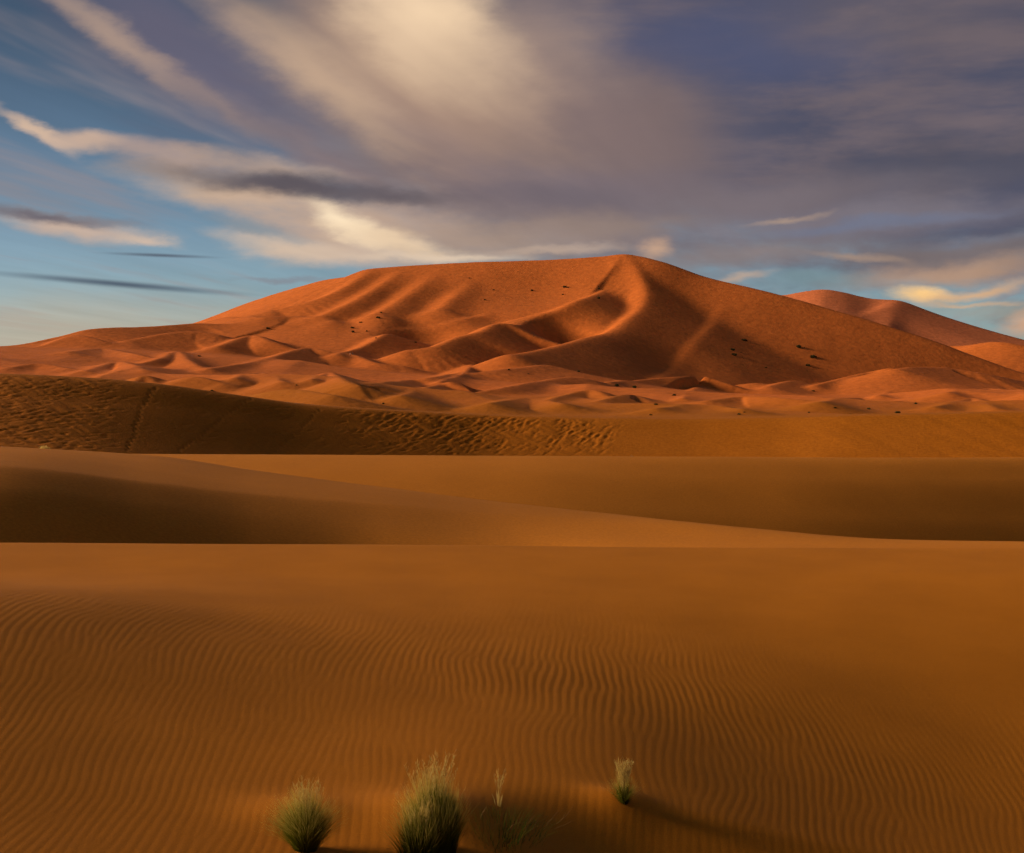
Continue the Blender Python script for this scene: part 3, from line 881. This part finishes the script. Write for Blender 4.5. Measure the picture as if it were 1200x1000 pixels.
def shrub_mesh(seed):
    rs = np.random.default_rng(seed)
    V, Fc, A, T = [], [], [], []
    lobes = [(rs.uniform(-.5, .5), rs.uniform(-.5, .5), rs.uniform(0.25, 0.6), rs.uniform(0.3, 0.5)) for _ in range(6)]
    def quad(c, u, v, t):
        b = len(V); V.extend([tuple(c-u-v), tuple(c+u-v), tuple(c+u+v), tuple(c-u+v)]); Fc.append((b, b+1, b+2, b+3))
        A.extend([min(1, max(0, c[2]))]*4); T.extend([t]*4)
    for _ in range(420):
        l = lobes[rs.integers(6)]
        d = rs.standard_normal(3); d /= np.linalg.norm(d)
        c = np.array(l[:3])+d*l[3]*rs.uniform(0.55, 1.05)
        c[2] = max(c[2], -0.05)
        u = rs.standard_normal(3); u *= 0.085/np.linalg.norm(u); v = np.cross(u, rs.standard_normal(3)); v *= 0.05/np.linalg.norm(v)
        quad(c, u, v, rs.random())
    for _ in range(14):
        a = rs.random()*2*pi; e = np.array([cos(a)*0.5, sin(a)*0.5, rs.uniform(0.3, 0.9)])
        quad(e/2, e/2, np.array([-sin(a), cos(a), 0])*0.015, 0.0)
    me = bpy.data.meshes.new('desert_shrub'); me.from_pydata(V, [], Fc)
    for nm, dat in (('along', A), ('tone', T)):
        at = me.attributes.new(nm, 'FLOAT', 'POINT'); at.data.foreach_set('value', np.array(dat, np.float32))
    me.materials.append(SHRUB)
    return me
SM = [shrub_mesh(s) for s in (11, 12, 13, 14)]
SHRUBS = {
    'shrubs on the right flank of the great dune': ('shrub on the bare right flank of the great dune', [
        (873, 400, 7, 'uppermost dark shrub of the close trio on the bare right flank'),
        (859, 411, 6, 'middle dark shrub of the close trio on the bare right flank'),
        (861, 417, 7, 'lowest dark shrub of the close trio on the bare right flank'),
        (935, 408, 9, 'broad dark shrub standing highest of the far trio on the bare right flank'),
        (954, 420, 9, 'broad dark shrub in the middle of the far trio on the bare right flank'),
        (947, 430, 7, 'dark shrub standing lowest of the far trio on the bare right flank'),
        (898, 432, 4, 'tiny lone shrub between the two trios on the bare right flank')]),
    'shrubs high on the summit face': ('tiny dark shrub high on the wide lit face below the summit', [
        (550, 327, 3), (578, 340, 3), (624, 341, 4), (663, 338, 6, 'largest dark shrub high on the wide lit face'), (659, 346, 3, 'speck of a shrub just below the largest one on the lit face'),
        (702, 339, 4, 'upper shrub of the pair beside the bright summit arm'), (702, 350, 5, 'lower and darker shrub of the pair beside the bright summit arm'), (568, 352, 3)]),
    'shrubs below the left shoulder': ('small dark shrub in the dip under the spurs of the left shoulder', [
        (446, 367, 4), (443, 373, 6, 'largest dark shrub in the dip under the spurs of the left shoulder'), (422, 379, 4),
        (413, 385, 5, 'upper shrub of the stacked pair in the dip under the left shoulder'), (413, 390, 5, 'lower shrub of the stacked pair in the dip under the left shoulder'),
        (430, 389, 3), (441, 397, 3), (487, 402, 3, 'lone speck of a shrub in the hollow below the curved ridge')]),
    'shrubs at the foot of the great dune': ('small dark shrub at the foot of the great dune', [
        (597, 434, 4), (619, 439, 3), (677, 436, 5), (723, 453, 6, 'dark shrub beside the broadest one on the sand at the foot of the great dune'),
        (743, 455, 7, 'broadest dark shrub on the sand at the foot of the great dune'), (790, 464, 5, 'dark shrub under the lit wing of the sharp-crested low dune'), (769, 475, 5)]),
    'shrubs on the low sand behind the ochre slope': ('small dark shrub on the low sand behind the ochre slope', [
        (763, 487, 4), (450, 474, 4, 'dark speck of a shrub above the trampled part of the ochre slope'), (867, 486, 5), (872, 484, 3), (953, 459, 4), (979, 479, 5), (1018, 480, 5),
        (998, 488, 7), (1052, 485, 7), (1062, 486, 4), (1073, 474, 5), (948, 484, 4)]),
    'shrubs among the left dunes': ('small dark shrub among the smooth low dunes below the left skyline', [
        (314, 386, 5), (347, 452, 3), (248, 459, 6, 'dark shrub just behind the brow of the shaded ochre slope'), (233, 418, 4)]),
}
k = 0
for grp, (common, spots) in SHRUBS.items():
    for px, py, size, *own in spots:
        lab = own[0] if own else common
        x, y, z = on_field(px, py)
        r = size/2*y/F*1.15
        o = bpy.data.objects.new('desert_shrub', SM[k % 4]); COL.objects.link(o)
        o.location = (x, y, z-0.12*r); o.scale = (r, r, r*random.uniform(0.75, 1.0))
        o.rotation_euler = (0, 0, random.random()*6.28)
        o['label'] = lab; o['category'] = 'shrub'; o['group'] = grp
        k += 1

# two people on a low crest
def plain(name, col):
    m = bpy.data.materials.new(name); m.use_nodes = True
    p = m.node_tree.nodes['Principled BSDF']; p.inputs['Roughness'].default_value = 0.9
    n = m.node_tree.nodes.new('ShaderNodeTexNoise'); n.inputs['Scale'].default_value = 9
    c = m.node_tree.nodes.new('ShaderNodeValToRGB')
    c.color_ramp.elements[0].color = (*[v*0.85 for v in col], 1); c.color_ramp.elements[1].color = (*[v*1.1 for v in col], 1)
    m.node_tree.links.new(n.outputs['Fac'], c.inputs[0]); m.node_tree.links.new(c.outputs[0], p.inputs['Base Color'])
    return m
SKIN = plain('skin', (0.30, 0.16, 0.09))
def person(px, py, label, shirt, trousers, face):
    x, y, z = on_field(px, py)
    V = [(0, 0, 0.95), (0, 0, 1.15), (0, 0, 1.38), (0, 0, 1.50), (0, -0.01, 1.58), (0, -0.02, 1.68), (0, -0.01, 1.76),
         (-0.10, 0, 0.88), (-0.12, -0.02, 0.50), (-0.13, 0.0, 0.08), (-0.13, -0.14, 0.04),
         (0.10, 0, 0.88), (0.13, 0.02, 0.50), (0.14, 0.06, 0.08), (0.14, -0.08, 0.04),
         (-0.19, 0, 1.42), (-0.26, 0.0, 1.14), (-0.25, -0.08, 0.90), (-0.25, -0.10, 0.80),
         (0.19, 0, 1.42), (0.27, 0.0, 1.14), (0.24, -0.12, 0.93), (0.23, -0.15, 0.84)]
    E = [(0, 1), (1, 2), (2, 3), (3, 4), (4, 5), (5, 6), (0, 7), (7, 8), (8, 9), (9, 10), (0, 11), (11, 12), (12, 13), (13, 14),
         (2, 15), (15, 16), (16, 17), (17, 18), (2, 19), (19, 20), (20, 21), (21, 22)]
    R = [.15, .14, .17, .07, .06, .10, .07, .095, .065, .045, .04, .095, .065, .045, .04, .07, .05, .04, .035, .07, .05, .04, .035]
    me = bpy.data.meshes.new('person'); me.from_pydata(V, E, [])
    o = bpy.data.objects.new('person', me); COL.objects.link(o)
    md = o.modifiers.new('skin', 'SKIN'); sv = me.skin_vertices[0].data if me.skin_vertices else None
    if sv is None:
        bpy.context.view_layer.objects.active = o
        bpy.ops.mesh.customdata_skin_add(); sv = me.skin_vertices[0].data
    for i, r in enumerate(R): sv[i].radius = (r, r*0.8)
    sv[0].use_root = True
    o.modifiers.new('smooth', 'SUBSURF').levels = 1
    m = plain('clothing', shirt)
    nt = m.node_tree; N = nt.nodes; L = nt.links; p = N['Principled BSDF']
    tc = N.new('ShaderNodeTexCoord'); sp = N.new('ShaderNodeSeparateXYZ'); L.new(tc.outputs['Object'], sp.inputs[0])
    cr = N.new('ShaderNodeValToRGB'); cr.color_ramp.interpolation = 'CONSTANT'
    e = cr.color_ramp.elements; e[0].position = 0; e[0].color = (*trousers, 1); e[1].position = 0.48; e[1].color = (*shirt, 1)
    a = e.new(0.765); a.color = (0.30, 0.16, 0.09, 1); b = e.new(0.87); b.color = (0.02, 0.015, 0.01, 1)
    dv = N.new('ShaderNodeMath'); dv.operation = 'DIVIDE'; dv.inputs[1].default_value = 2.0
    L.new(sp.outputs[2], dv.inputs[0]); L.new(dv.outputs[0], cr.inputs[0]); L.new(cr.outputs[0], p.inputs['Base Color'])
    me.materials.append(m)
    o.location = (x, y, z); o.rotation_euler = (0, 0, face)
    o['label'] = label; o['category'] = 'person'
person(413.4, 417, 'person in dark clothes standing on a low dune crest', (0.03, 0.02, 0.02), (0.03, 0.022, 0.02), 0.5)
person(410.4, 417.5, 'person in pale clothes standing beside the one in dark clothes', (0.42, 0.22, 0.14), (0.2, 0.09, 0.05), -0.6)
